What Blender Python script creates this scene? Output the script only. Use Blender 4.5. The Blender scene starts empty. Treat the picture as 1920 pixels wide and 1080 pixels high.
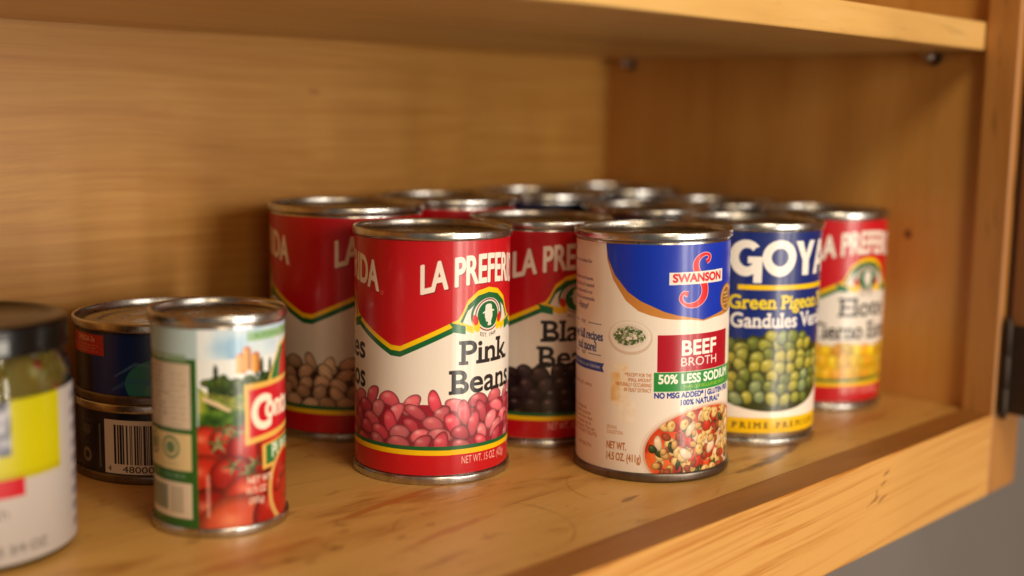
import bpy, math, random
import numpy as np
from math import sin, cos, pi, radians, atan2, hypot
from mathutils import Matrix, Vector

random.seed(4)
rng = np.random.default_rng(4)
SC = bpy.context.scene
COL = SC.collection
MM = 0.001

# ------------------------------------------------------------------ camera
F = Vector((0.7140445, 0.68616713, -0.13897886))
R = Vector((0.69449776, -0.71929711, 0.01686785))
U = Vector((0.08839292, 0.1085649, 0.99015168))
CAMH = 163.422
cam_d = bpy.data.cameras.new('camera')
cam = bpy.data.objects.new('camera', cam_d)
COL.objects.link(cam)
M = Matrix((R, U, -F)).transposed().to_4x4()
M.translation = (0, 0, CAMH * MM)
cam.matrix_world = M
cam_d.sensor_width = 36.0
cam_d.lens = 2317.11 / 1920 * 36
cam_d.clip_start = 0.01
cam_d.clip_end = 50
cam_d.dof.use_dof = True
cam_d.dof.focus_distance = 0.548
cam_d.dof.aperture_fstop = 3.0
cam_d.dof.aperture_blades = 9
SC.camera = cam

# ------------------------------------------------------------------ world and lamps
w = bpy.data.worlds.new('World')
SC.world = w
w.use_nodes = True
bg = w.node_tree.nodes['Background']
bg.inputs[0].default_value = (1.0, 0.84, 0.66, 1)
bg.inputs[1].default_value = 0.14

def area(name, loc, target, sx, sy, power, col):
    l = bpy.data.lights.new(name, 'AREA')
    l.shape = 'RECTANGLE'; l.size = sx; l.size_y = sy
    l.energy = power; l.color = col
    o = bpy.data.objects.new(name, l)
    COL.objects.link(o)
    o.location = loc
    o.rotation_euler = (Vector(target) - Vector(loc)).to_track_quat('-Z', 'Y').to_euler()
    return o
TGT = (0.45, 0.45, 0.08)
area('window_light', (0.28, -1.55, 0.10), TGT, 0.24, 1.30, 20.5, (1.0, 0.89, 0.75))
area('window_light', (0.66, -1.53, 0.10), TGT, 0.10, 1.30, 9.5, (1.0, 0.89, 0.75))
area('window_light', (1.04, -1.40, 0.10), TGT, 0.08, 1.30, 7.0, (1.0, 0.89, 0.75))
area('warm_lamp_light', (-0.60, -1.45, 0.50), TGT, 0.45, 0.50, 6.0, (1.0, 0.76, 0.48))
area('ceiling_light', (0.16, -0.42, 0.95), (0.40, 0.32, 0.0), 0.3, 0.3, 6.5, (1.0, 0.84, 0.60))

SC.view_settings.view_transform = 'Standard'
SC.view_settings.look = 'None'
SC.view_settings.exposure = -0.12
SC.view_settings.gamma = 1.0
SC.render.engine = 'CYCLES'
SC.cycles.use_denoising = True
SC.cycles.max_bounces = 8

# ------------------------------------------------------------------ node helpers
def srgb(*c):
    c = np.array(c, float)
    if c.max() > 1.001: c = c / 255
    return tuple(np.where(c <= .04045, c / 12.92, ((c + .055) / 1.055) ** 2.4)) + (1.0,)

class NT:
    def __init__(s, name):
        s.m = bpy.data.materials.new(name); s.m.use_nodes = True
        s.t = s.m.node_tree; s.n = s.t.nodes; s.b = s.n['Principled BSDF']
    def node(s, t, **k):
        n = s.n.new(t)
        for a, v in k.items(): setattr(n, a, v)
        return n
    def link(s, a, b): s.t.links.new(a, b)
    def math(s, op, a, b=None, c=None):
        n = s.node('ShaderNodeMath', operation=op)
        for i, v in enumerate((a, b, c)):
            if v is None: continue
            if hasattr(v, 'is_linked') or isinstance(v, bpy.types.NodeSocket): s.link(v, n.inputs[i])
            else: n.inputs[i].default_value = v
        return n.outputs[0]
    def coords(s): return s.node('ShaderNodeTexCoord').outputs['Object']
    def mapping(s, src, scale=(1, 1, 1), rot=(0, 0, 0), loc=(0, 0, 0)):
        n = s.node('ShaderNodeMapping')
        n.inputs['Scale'].default_value = scale; n.inputs['Rotation'].default_value = rot
        n.inputs['Location'].default_value = loc
        s.link(src, n.inputs['Vector']); return n.outputs[0]
    def noise(s, vec, scale=5, detail=4, rough=.55, dist=0):
        n = s.node('ShaderNodeTexNoise')
        n.inputs['Scale'].default_value = scale; n.inputs['Detail'].default_value = detail
        n.inputs['Roughness'].default_value = rough; n.inputs['Distortion'].default_value = dist
        s.link(vec, n.inputs['Vector']); return n.outputs['Fac']
    def ramp(s, fac, stops):
        n = s.node('ShaderNodeValToRGB'); cr = n.color_ramp
        while len(cr.elements) < len(stops): cr.elements.new(.5)
        for e, (p, c) in zip(cr.elements, stops):
            e.position = p; e.color = c if len(c) == 4 else (*c, 1)
        s.link(fac, n.inputs[0]); return n.outputs[0]
    def mix(s, fac, a, b, mode='MIX'):
        n = s.node('ShaderNodeMix', data_type='RGBA', blend_type=mode)
        for i, v in ((0, fac), (6, a), (7, b)):
            if isinstance(v, bpy.types.NodeSocket): s.link(v, n.inputs[i])
            else: n.inputs[i].default_value = v
        return n.outputs[2]
    def bump(s, h, strength, dist):
        n = s.node('ShaderNodeBump')
        n.inputs['Strength'].default_value = strength; n.inputs['Distance'].default_value = dist
        s.link(h, n.inputs['Height']); s.link(n.outputs[0], s.b.inputs['Normal'])

def wood(name, axis, dark, mid, light, rough=.36, fine=1.0, streak=.35, coat=.25, marks=(), ring=0.0, pores=.35, broadw=.55, blotch=None, rings=(), lo=.32, hi=.74, along=7, warp_k=.03, tilt=0.0):
    """grain runs along axis; marks: (centre in metres, radii, rotation about y/z, colour, strength)"""
    t = NT(name); co = t.coords()
    co0 = co
    if tilt: co = t.mapping(co, (1, 1, 1), (0, tilt, 0))
    def sc(along, across):
        v = [across] * 3; v[axis] = along; return tuple(v)
    warp = t.noise(t.mapping(co, sc(3, 6)), 1, 2)
    wv = t.node('ShaderNodeVectorMath', operation='SCALE'); 
    cmb = t.node('ShaderNodeCombineXYZ')
    for i in range(3):
        if i != axis: t.link(warp, cmb.inputs[i])
    t.link(cmb.outputs[0], wv.inputs[0]); wv.inputs['Scale'].default_value = warp_k
    add = t.node('ShaderNodeVectorMath', operation='ADD'); t.link(co, add.inputs[0]); t.link(wv.outputs[0], add.inputs[1])
    cw = add.outputs[0]
    broad = t.noise(t.mapping(cw, sc(2.2, 16)), 1, 3, .5, .4)
    grain = t.noise(t.mapping(cw, sc(along, 150 * fine)), 1, 5, .62)
    fine_n = t.noise(t.mapping(cw, sc(26, 900 * fine)), 1, 3, .6)
    f = t.math('ADD', t.math('ADD', t.math('MULTIPLY', broad, broadw), (.55 - broadw) * .5), t.math('MULTIPLY', grain, streak + .1))
    f = t.math('ADD', f, t.math('MULTIPLY', fine_n, .12))
    if ring:
        wav = t.node('ShaderNodeTexWave', wave_type='BANDS', bands_direction='Z' if axis != 2 else 'Y')
        wav.inputs['Scale'].default_value = ring; wav.inputs['Distortion'].default_value = 5.0
        wav.inputs['Detail'].default_value = 2; wav.inputs['Detail Scale'].default_value = .8
        t.link(t.mapping(cw, sc(.25, 1)), wav.inputs['Vector'])
        f = t.math('ADD', f, t.math('MULTIPLY', t.math('SUBTRACT', wav.outputs['Fac'], .5), .16))
    col = t.ramp(f, [(lo, srgb(*dark)), ((lo + hi) / 2, srgb(*mid)), (hi, srgb(*light))])
    # open pores, short dark dashes along the grain
    pn = t.noise(t.mapping(cw, sc(34, 620 * fine)), 1, 2, .5)
    pm = t.ramp(pn, [(.62, (0, 0, 0)), (.74, (1, 1, 1))])
    pm = t.math('MULTIPLY', pm, pores)
    col = t.mix(pm, col, srgb(*[c * .55 for c in dark]))
    if blotch:
        bn = t.noise(t.mapping(cw, sc(16, 70)), 1, 4, .6, .5)
        bm = t.ramp(bn, [(.56, (0, 0, 0)), (.70, (1, 1, 1))])
        bn2 = t.noise(t.mapping(cw, sc(60, 90)), 1, 4, .6)
        bm2 = t.ramp(bn2, [(.62, (0, 0, 0)), (.72, (1, 1, 1))])
        col = t.mix(t.math('MULTIPLY', bm, blotch[1]), col, srgb(*blotch[0]))
        col = t.mix(t.math('MULTIPLY', bm2, blotch[1] * .7), col, srgb(*[c * .8 for c in blotch[0]]))
    for (cx_, cy_, rr_, rc, rs) in rings:      # stains left by wet cans
        sv = t.node('ShaderNodeVectorMath', operation='SUBTRACT'); t.link(co, sv.inputs[0]); sv.inputs[1].default_value = (cx_, cy_, 0)
        ln = t.node('ShaderNodeVectorMath', operation='LENGTH'); t.link(sv.outputs[0], ln.inputs[0])
        d = t.math('ABSOLUTE', t.math('SUBTRACT', ln.outputs['Value'], rr_))
        m_ = t.math('MULTIPLY', t.math('SUBTRACT', 1.0, t.math('MULTIPLY', d, 1 / .0012)), 1.0)
        m_ = t.math('MULTIPLY', t.math('MAXIMUM', m_, 0.0), t.ramp(t.noise(co, 30, 3), [(.42, (0, 0, 0)), (.6, (1, 1, 1))]))
        col = t.mix(t.math('MULTIPLY', m_, rs), col, srgb(*rc))
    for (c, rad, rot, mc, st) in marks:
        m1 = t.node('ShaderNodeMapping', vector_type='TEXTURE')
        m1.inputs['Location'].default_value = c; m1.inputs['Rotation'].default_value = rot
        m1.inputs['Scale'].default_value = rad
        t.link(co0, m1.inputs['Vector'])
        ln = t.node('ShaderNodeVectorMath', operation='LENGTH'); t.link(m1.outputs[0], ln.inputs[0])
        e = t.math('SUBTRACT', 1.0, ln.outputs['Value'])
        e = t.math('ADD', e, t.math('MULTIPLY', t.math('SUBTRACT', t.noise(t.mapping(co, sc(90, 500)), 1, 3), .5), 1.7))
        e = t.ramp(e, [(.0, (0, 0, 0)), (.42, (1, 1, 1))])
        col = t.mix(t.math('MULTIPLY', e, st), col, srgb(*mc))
    t.link(col, t.b.inputs['Base Color'])
    r = t.math('ADD', t.math('MULTIPLY', grain, .12), rough - .06)
    t.link(r, t.b.inputs['Roughness'])
    t.b.inputs['Coat Weight'].default_value = coat
    t.b.inputs['Coat Roughness'].default_value = .28
    t.bump(t.math('ADD', t.math('MULTIPLY', grain, .6), fine_n), .22, .0004)
    return t.m

def plain(name, col, rough=.5, metal=0, var=.0, scale=40, **k):
    t = NT(name)
    n = t.noise(t.coords(), scale, 4)
    c = srgb(*col)
    lo = tuple(v * (1 - var) for v in c[:3]) + (1,); hi = tuple(min(1, v * (1 + var)) for v in c[:3]) + (1,)
    t.link(t.ramp(n, [(.3, lo), (.7, hi)]), t.b.inputs['Base Color'])
    t.link(t.math('ADD', t.math('MULTIPLY', n, .12), rough - .06), t.b.inputs['Roughness'])
    t.b.inputs['Metallic'].default_value = metal
    for a, v in k.items(): t.b.inputs[a.replace('_', ' ')].default_value = v
    return t.m

DK, MD, LT = (138, 84, 34), (182, 124, 62), (206, 154, 92)
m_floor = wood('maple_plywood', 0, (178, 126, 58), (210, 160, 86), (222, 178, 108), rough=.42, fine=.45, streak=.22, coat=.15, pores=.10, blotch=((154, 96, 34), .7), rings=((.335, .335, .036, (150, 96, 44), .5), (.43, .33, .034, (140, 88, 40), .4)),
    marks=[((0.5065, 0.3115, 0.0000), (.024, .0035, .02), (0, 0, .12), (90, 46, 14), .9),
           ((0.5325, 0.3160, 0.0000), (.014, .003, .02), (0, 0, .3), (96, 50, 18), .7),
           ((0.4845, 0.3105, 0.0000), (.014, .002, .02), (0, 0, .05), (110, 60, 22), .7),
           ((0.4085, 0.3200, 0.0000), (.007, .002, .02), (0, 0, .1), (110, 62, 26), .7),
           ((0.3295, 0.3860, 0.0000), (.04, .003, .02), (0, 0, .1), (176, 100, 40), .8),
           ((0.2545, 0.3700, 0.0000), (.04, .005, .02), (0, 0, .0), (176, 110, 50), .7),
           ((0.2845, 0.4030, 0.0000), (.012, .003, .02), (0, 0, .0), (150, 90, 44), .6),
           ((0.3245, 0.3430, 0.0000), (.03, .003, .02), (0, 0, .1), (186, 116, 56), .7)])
m_back = wood('back_plywood', 0, (148, 98, 28), (174, 119, 42), (194, 143, 68), rough=.50, fine=2.2, streak=.85, coat=.12, pores=.04,
    marks=[((0.4306, 0.5710, 0.1740), (.006, .02, .003), (0, 0, 0), (140, 80, 30), .5)], broadw=.18, lo=.28, hi=1.0)
m_side = wood('side_veneer', 2, (180, 120, 50), (206, 148, 72), (218, 166, 90), rough=.46, fine=.3, streak=.32, coat=.2, pores=.10,
    marks=[((0.6882, 0.3368, 0.0975), (.02, .003, .003), (0, 0, 0), (96, 50, 18), .9)])
m_shelf = wood('shelf_board_wood', 0, (186, 138, 72), (212, 166, 96), (222, 184, 118), rough=.42, fine=.4, streak=.25, coat=.12, pores=.2)
m_rail = wood('oak_rail', 0, (140, 78, 24), (188, 122, 50), (214, 158, 84), rough=.42, fine=2.4, streak=1.15, coat=.2, pores=.10, broadw=.3, lo=.56, hi=1.0, along=3.0, warp_k=.010, tilt=.045,
    marks=[((0.5425, 0.2744, -0.0195), (.007, .02, .0007), (0, -.30, 0), (96, 52, 20), .8),
           ((0.5505, 0.2744, -0.0205), (.005, .02, .0006), (0, -.32, 0), (96, 52, 20), .8),
           ((0.5445, 0.2744, -0.0172), (.001, .02, .004), (0, .2, 0), (110, 60, 24), .7),
           ((0.5515, 0.2744, -0.0125), (.004, .02, .0006), (0, -.30, 0), (96, 52, 20), .8),
           ((0.5535, 0.2744, -0.0080), (.0035, .02, .0006), (0, -.32, 0), (96, 52, 20), .8)])
m_railtop = wood('oak_rail_top', 0, (118, 68, 20), (150, 93, 34), (172, 114, 50), rough=.5, fine=.5, streak=.4, coat=.05, pores=.2)
m_stile = wood('oak_stile', 2, (128, 72, 26), (160, 102, 44), (178, 120, 58), rough=.42, fine=.45, streak=.6, coat=.15, pores=.45)
m_door = wood('shaded_door_oak', 2, (84, 46, 18), (112, 66, 28), (134, 84, 40), rough=.5, fine=.5, streak=.6, coat=.05, pores=.3)  # door oak with the shade of its unlit inner face put into the colour
m_wall = plain('grey_wall_paint', (142, 131, 124), .7, var=.05, scale=6)
m_black = plain('black_hinge_metal', (52, 38, 28), .5, .5)
m_brass = plain('brass', (170, 120, 50), .3, 1.0)
m_pin = plain('nickel_pin', (190, 184, 178), .25, 1.0, var=.1)

def tin_mat(name, tint, rough, bead=True):
    t = NT(name); co = t.coords()
    n = t.noise(t.mapping(co, (300, 300, 20)), 1, 4)
    c = srgb(*tint)
    t.link(t.ramp(n, [(.3, tuple(v * .78 for v in c[:3]) + (1,)), (.7, c)]), t.b.inputs['Base Color'])
    t.b.inputs['Metallic'].default_value = 1
    n2 = t.noise(co, 90, 3)
    t.link(t.math('ADD', t.math('MULTIPLY', n2, .18), rough - .09), t.b.inputs['Roughness'])
    t.bump(n, .08, .0002)
    return t.m
m_tin = tin_mat('tinplate', (194, 192, 188), .24)
m_rim = tin_mat('rolled_tin_seam', (200, 198, 194), .26)
m_rimdark = tin_mat('dull_tin_seam', (128, 118, 110), .38)
m_lid = tin_mat('tin_lid', (180, 176, 170), .28)

# ------------------------------------------------------------------ mesh helpers
def link(o, parent=None):
    COL.objects.link(o)
    if parent: o.parent = parent
    return o

def mesh_obj(name, verts, faces, mat, parent=None, smooth=False, uvs=None):
    me = bpy.data.meshes.new(name)
    me.from_pydata([tuple(c * MM for c in v) for v in verts], [], faces)
    me.materials.append(mat)
    if smooth:
        me.polygons.foreach_set('use_smooth', [True] * len(me.polygons))
    if uvs is not None:
        l = me.uv_layers.new(name='UVMap')
        vi = np.empty(len(me.loops), dtype=np.int32); me.loops.foreach_get('vertex_index', vi)
        l.data.foreach_set('uv', np.asarray(uvs, dtype=np.float32)[vi].ravel())
    me.update()
    return link(bpy.data.objects.new(name, me), parent)

def box(name, x0, x1, y0, y1, z0, z1, mat, parent=None, bev=.6, mats=None):
    vs = [(x, y, z) for z in (z0, z1) for y in (y0, y1) for x in (x0, x1)]
    fs = [(0, 2, 3, 1), (4, 5, 7, 6), (0, 1, 5, 4), (2, 6, 7, 3), (0, 4, 6, 2), (1, 3, 7, 5)]  # bottom top front back left right
    o = mesh_obj(name, vs, fs, mat, parent)
    if mats:
        for i, m in mats.items():
            o.data.materials.append(m); o.data.polygons[i].material_index = len(o.data.materials) - 1
    if bev:
        b = o.modifiers.new('bevel', 'BEVEL'); b.width = bev * MM; b.segments = 3; b.limit_method = 'ANGLE'
        b.harden_normals = False
    return o

def lathe(name, prof, mat, parent=None, seg=96, close=False, wob=0.0):
    vs, fs = [], []
    n = len(prof)
    for i in range(seg):
        a = 2 * pi * i / seg
        dr = wob * (sin(2 * a + wob * 90) + .6 * sin(5 * a + wob * 400) + .35 * sin(11 * a + wob * 900))
        for r, z in prof: vs.append(((r + dr) * cos(a), (r + dr) * sin(a), z + dr * .5))
    for i in range(seg):
        j = (i + 1) % seg
        for k in range(n - 1 if not close else n):
            k2 = (k + 1) % n
            fs.append((i * n + k, j * n + k, j * n + k2, i * n + k2))
    o = mesh_obj(name, vs, fs, mat, parent, smooth=True)
    return o

def empty(name, loc, rz=0, label=None, cat=None, group=None, rx=0, ry=0):
    o = bpy.data.objects.new(name, None); COL.objects.link(o)
    o.empty_display_size = .02
    o.location = [c * MM for c in loc]; o.rotation_euler = (rx, ry, rz)
    if label: o['label'] = label
    if cat: o['category'] = cat
    if group: o['group'] = group
    return o

# ------------------------------------------------------------------ cabinet
YB, XR, XS, ZS, YF, TS, YR, TR, HR = 570.95, 678.42, 688.21, 203.09, 296.2, 15.0, 274.57, 19.57, 46.5
XL = -150
ZT = 460
cab = empty('kitchen_cabinet', (0, 0, 0), label='open honey coloured wooden kitchen cabinet that holds all the cans', cat='cabinet')
box('back_panel', XL, XS + 14, YB, YB + 6, -20, ZT, m_back, cab, 0)
box('side_panel', XS, XS + 14, YR + TR + .2, YB - .3, -19, ZT, m_side, cab, 0)
box('side_panel', XL - 14, XL, YR + TR + .2, YB - .3, -19, ZT, m_side, cab, 0)
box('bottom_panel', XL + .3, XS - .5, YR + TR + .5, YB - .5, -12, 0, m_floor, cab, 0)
box('top_panel', XL - 14, XS + 14, YR + TR + .2, YB + 6, ZT + .5, ZT + 12, m_floor, cab, 0)
box('face_rail', XL + 2, XR - .1, YR, YR + TR, -HR, .6, m_rail, cab, 1.4, mats={1: m_railtop})
box('face_rail', XL + 2, XR - .1, YR, YR + TR, ZT - 45, ZT + 10, m_rail, cab, 1.4)
box('face_stile', XR, XR + 38, YR, YR + TR, -HR, ZT + 10, m_stile, cab, 1.8)
box('face_stile', XL - 30, XL + 1.8, YR, YR + TR, -HR, ZT + 10, m_stile, cab, 1.8)
# open door and its hinge
door = box('door', XR + 5, XR + 23, -140, YR - 3.0, 1, ZT + 8, m_door, cab, 2)
hg = lathe('hinge', [(0, 0), (1.4, .4), (2.4, 3), (2.7, 6), (2.7, 17), (2.3, 17.6), (2.7, 18.2), (2.7, 36), (2.3, 36.6), (2.7, 37.2), (2.7, 53), (2.4, 55), (1.6, 58), (0, 59)], m_black, cab, 24)
hg.location = ((XR + 3.6) * MM, (YR - 3.6) * MM, -2 * MM)
hl = box('hinge_leaf', .2, 3.4, -26, .5, 4, 54, m_black, hg, .4)
for zz in (12, 29, 46):
    sw = lathe('screw', [(0, 0), (1.9, 0), (2.3, .5), (2.1, 1.1), (0, 1.4)], m_brass, hg, 16)
    sw.rotation_euler = (0, radians(-90), 0); sw.location = (.2 * MM, -15 * MM, zz * MM)

# upper shelf rests on pins
sh = empty('shelf_board', (300, 430, ZS), label='upper shelf board with a pale front edge above the cans', cat='shelf')
def sbox(n, x0, x1, y0, y1, z0, z1, m, bev=.8):
    o = box(n, x0 - 300, x1 - 300, y0 - 430, y1 - 430, z0, z1, m, sh, bev); return o
sbox('board', XL + 1, XS - 1, YF + 7, YB - 1, 0, TS, m_shelf, .3)
sbox('front_edging', XL + 1, XS - 1, YF - 1.6, YF + 6.8, -.25, TS + .2, m_shelf, 1.2)
def pin(y, label):
    p = empty('shelf_pin', (XS - .2, y, ZS - 3.2), label=label, cat='shelf pin', group='metal pins under the upper shelf')
    o = lathe('peg', [(0, -.2), (2.4, 0), (2.6, .4), (2.6, 9.2), (2.2, 10), (0, 10.2)], m_pin, p, 20)
    o.rotation_euler = (0, radians(-90), 0)
    vs = [(-1.0, -4.5, 1.2), (-11, -4.2, 1.4), (-11, 4.2, 1.4), (-1.0, 4.5, 1.2), (-1, -4.5, 2.7), (-11, -4.2, 2.7), (-11, 4.2, 2.7), (-1, 4.5, 2.7)]
    s = mesh_obj('support_plate', vs, [(0, 1, 2, 3), (7, 6, 5, 4), (0, 4, 5, 1), (1, 5, 6, 2), (2, 6, 7, 3), (3, 7, 4, 0)], m_pin, p)
    f = lathe('collar', [(0, .2), (4.2, .2), (4.4, .7), (4.2, 1.3), (0, 1.4)], m_black, p, 24)
    f.rotation_euler = (0, radians(-90), 0)
pin(327, 'bright metal shelf pin under the shelf end beside the front stile')
pin(549, 'dim blurred shelf pin in the far back corner under the shelf')

# setting
def struct(o):
    o['kind'] = 'structure'; return o
struct(box('wall', -2500, 3500, YB + 7, YB + 40, -1500, 1800, m_wall, None, 0))

# ------------------------------------------------------------------ label printing (rasterised in this script)
_gc = {}
def glyphs(s):
    if s in _gc: return _gc[s]
    cu = bpy.data.curves.new('t', 'FONT'); cu.body = s
    ob = bpy.data.objects.new('t', cu); COL.objects.link(ob)
    dg = bpy.context.evaluated_depsgraph_get()
    ev = ob.evaluated_get(dg); c = ev.to_curve(dg)
    out = []
    for sp in c.splines:
        bp = sp.bezier_points; n = len(bp); pts = []; straight = []
        for i in range(n):
            a, b = bp[i], bp[(i + 1) % n]
            p0, p1, p2, p3 = [np.array(v[:2]) for v in (a.co, a.handle_right, b.handle_left, b.co)]
            d = p3 - p0; L = np.hypot(*d) + 1e-9
            dev = max(abs(np.cross(d, p1 - p0)), abs(np.cross(d, p2 - p0))) / L
            if dev < .004:
                pts.append(p0); straight.append(True)
            else:
                for t in (0, .2, .4, .6, .8):
                    pts.append(p0 * (1 - t) ** 3 + 3 * p1 * t * (1 - t) ** 2 + 3 * p2 * t * t * (1 - t) + p3 * t ** 3); straight.append(False)
        out.append((np.array(pts), straight))
    ev.to_curve_clear()
    bpy.data.objects.remove(ob); bpy.data.curves.remove(cu)
    _gc[s] = out
    return out
import warnings; warnings.filterwarnings('ignore')
CAP = .682; XH = .512

def slabs(gl, ext=.07, th=.07):
    out = []
    for pts, st in gl:
        n = len(pts); xs0 = pts[:, 0].min()
        for i in range(n):
            if not st[i]: continue
            a, b = pts[i], pts[(i + 1) % n]
            if abs(a[1] - b[1]) > .004 or abs(a[0] - b[0]) < .03: continue
            y = a[1]; x0, x1 = min(a[0], b[0]), max(a[0], b[0])
            if not (y <= pts[:, 1].min() + .01 or y >= pts[:, 1].max() - .01 or abs(y - XH) < .03): continue
            s = 1 if y < .1 else -1
            if y > .1 and abs(y - XH) > .05 and abs(y - CAP) > .02 and y < CAP - .02: continue
            if x1 - x0 > .24:
                if abs(x0 - xs0) > .05: continue
                x1 = x0 + .1
                out.append(np.array([(x0 - ext, y), (x1, y), (x1, y + s * th), (x0 - ext, y + s * th)]))
            else:
                e2 = ext if y < .1 else ext * .45
                out.append(np.array([(x0 - ext, y), (x1 + e2, y), (x1 + e2, y + s * th), (x0 - ext, y + s * th)]))
    return out

def cover(contours, w, h):
    """even-odd coverage of contours (pixel units, y up) on a w x h grid"""
    out = np.zeros((h, w), np.float32)
    segs = []
    for c in contours:
        a = c; b = np.roll(c, -1, 0); segs.append(np.concatenate([a, b], 1))
    s = np.concatenate(segs)
    ix = np.arange(w)
    for r in range(h):
        y = r + .5
        m = (s[:, 1] <= y) != (s[:, 3] <= y)
        if not m.any(): continue
        q = s[m]
        xs = np.sort(q[:, 0] + (y - q[:, 1]) * (q[:, 2] - q[:, 0]) / (q[:, 3] - q[:, 1]))
        for k in range(0, len(xs) - 1, 2):
            x0, x1 = xs[k], xs[k + 1]
            if x1 <= 0 or x0 >= w: continue
            i0, i1 = max(0, int(x0)), min(w, int(x1) + 1)
            j = ix[i0:i1]
            out[r, i0:i1] += np.clip(x1 - j, 0, 1) - np.clip(x0 - j, 0, 1)
    return np.clip(out, 0, 1)

class Label:
    """a flat print, x along the circumference (mm), z up (mm); x = 0 faces azimuth 0 of the can"""
    def __init__(s, radius, z0, z1, bg, ppm=6):
        s.W = 2 * pi * radius; s.z0 = z0; s.z1 = z1; s.p = ppm; s.kd = s.W / 360
        s.w = int(s.W * ppm); s.h = int((z1 - z0) * ppm)
        s.a = np.ones((s.h, s.w, 3), np.float32) * np.array(bg, np.float32) / 255
        s.clip = None
    def _blend(s, mask, x0, y0, col, alpha=1.0):
        """mask with its corner at pixel x0,y0"""
        h, w = mask.shape
        ya, yb = max(0, y0), min(s.h, y0 + h)
        if yb <= ya: return
        mk = mask[ya - y0:yb - y0] * alpha
        xi = (np.arange(x0, x0 + w)) % s.w
        if s.clip is not None: mk = mk * s.clip[ya:yb][:, xi]
        blk = s.a[ya:yb][:, xi]
        c = col[ya - y0:yb - y0] if isinstance(col, np.ndarray) and col.ndim == 3 else np.array(col, np.float32) / 255
        s.a[ya:yb, xi] = blk * (1 - mk[..., None]) + c * mk[..., None]
    def _mask(s, contours, bold=0.0, ss=2, extra=()):
        P = s.p * ss
        cs = [np.asarray(c, float) for c in contours]; ex = [np.asarray(c, float) for c in extra]
        al = np.concatenate(cs + ex); pad = bold + .4
        x0 = int(math.floor((al[:, 0].min() - pad + s.W / 2) * s.p)); y0 = int(math.floor((al[:, 1].min() - pad - s.z0) * s.p))
        x1 = int(math.ceil((al[:, 0].max() + pad + s.W / 2) * s.p)); y1 = int(math.ceil((al[:, 1].max() + pad - s.z0) * s.p))
        y0 = max(y0, -3); y1 = min(y1, s.h + 3)
        w, h = (x1 - x0) * ss, max(1, y1 - y0) * ss
        tf = lambda c: np.stack([((c[:, 0] + s.W / 2) * s.p - x0) * ss, ((c[:, 1] - s.z0) * s.p - y0) * ss], 1)
        m = cover([tf(c) for c in cs], w, h)
        for c in ex: m = np.maximum(m, cover([tf(c)], w, h))
        rad = bold * P
        if rad > .4:
            k = int(math.ceil(rad)); src = m.copy()
            for dy in range(-k, k + 1):
                for dx in range(-k, k + 1):
                    d = math.hypot(dx, dy)
                    if d > rad + .5 or d == 0: continue
                    wgt = min(1, rad + .5 - d)
                    sh_ = np.zeros_like(src)
                    ys, yd = max(0, -dy), max(0, dy); xs_, xd = max(0, -dx), max(0, dx)
                    hh, ww = h - abs(dy), w - abs(dx)
                    if hh <= 0 or ww <= 0: continue
                    sh_[yd:yd + hh, xd:xd + ww] = src[ys:ys + hh, xs_:xs_ + ww]
                    m = np.maximum(m, sh_ * wgt)
        m = m.reshape(h // ss, ss, w // ss, ss).mean((1, 3))
        return m, x0, y0
    def fill(s, pts, col, alpha=1.0):
        pts = pts if isinstance(pts[0][0], (list, tuple, np.ndarray)) else [pts]
        m, x0, y0 = s._mask(pts); s._blend(m, x0, y0, col, alpha)
    def rect(s, x0, x1, z0, z1, col, alpha=1.0): s.fill([(x0, z0), (x1, z0), (x1, z1), (x0, z1)], col, alpha)
    def band(s, z0, z1, col, alpha=1.0): s.rect(-s.W / 2 + .01, s.W / 2 - .01, z0, z1, col, alpha)
    def ell(s, x, z, rx, rz, col, alpha=1.0, rot=0, n=48, a0=0, a1=2 * pi):
        t = np.linspace(a0, a1, n, endpoint=a1 - a0 < 6.2)
        px, pz = rx * np.cos(t), rz * np.sin(t)
        s.fill(np.stack([x + px * cos(rot) - pz * sin(rot), z + px * sin(rot) + pz * cos(rot)], 1), col, alpha)
    def stroke(s, pts, wd, col, alpha=1.0):
        pts = np.asarray(pts, float); n = len(pts)
        wd = np.ones(n) * wd if np.isscalar(wd) else np.asarray(wd)
        t = np.gradient(pts, axis=0); t /= np.hypot(t[:, 0], t[:, 1])[:, None] + 1e-9
        nn = np.stack([-t[:, 1], t[:, 0]], 1) * wd[:, None] / 2
        s.fill(np.concatenate([pts + nn, (pts - nn)[::-1]]), col, alpha)
    def text(s, body, x, z, h, col, sx=1.0, bold=0.0, slab=False, anchor='l', fn=None, alpha=1.0, italic=0.0, track=0.0, fit=None, shadow=None):
        gl = glyphs(body)
        if not gl: return 0
        k = h / CAP
        cs = [g[0] for g in gl]; ex = slabs(gl) if slab else []
        al = np.concatenate(cs); lo, hi = al[:, 0].min(), al[:, 0].max()
        if fit: sx = fit / ((hi - lo) * k)
        wd = (hi - lo) * k * sx
        off = {'l': 0, 'c': -wd / 2, 'r': -wd}[anchor]
        def tf(c):
            px = (c[:, 0] - lo) * k * sx + off; pz = c[:, 1] * k
            px = px + italic * pz
            px, pz = x + px, z + pz
            if fn: px, pz = fn(px, pz)
            return np.stack([px, pz], 1)
        m, x0, y0 = s._mask([tf(c) for c in cs], bold, extra=[tf(c) for c in ex])
        if shadow: s._blend(m, x0 + int(shadow[0] * s.p), y0 + int(shadow[1] * s.p), shadow[2], alpha)
        s._blend(m, x0, y0, col, alpha)
        return wd
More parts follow.
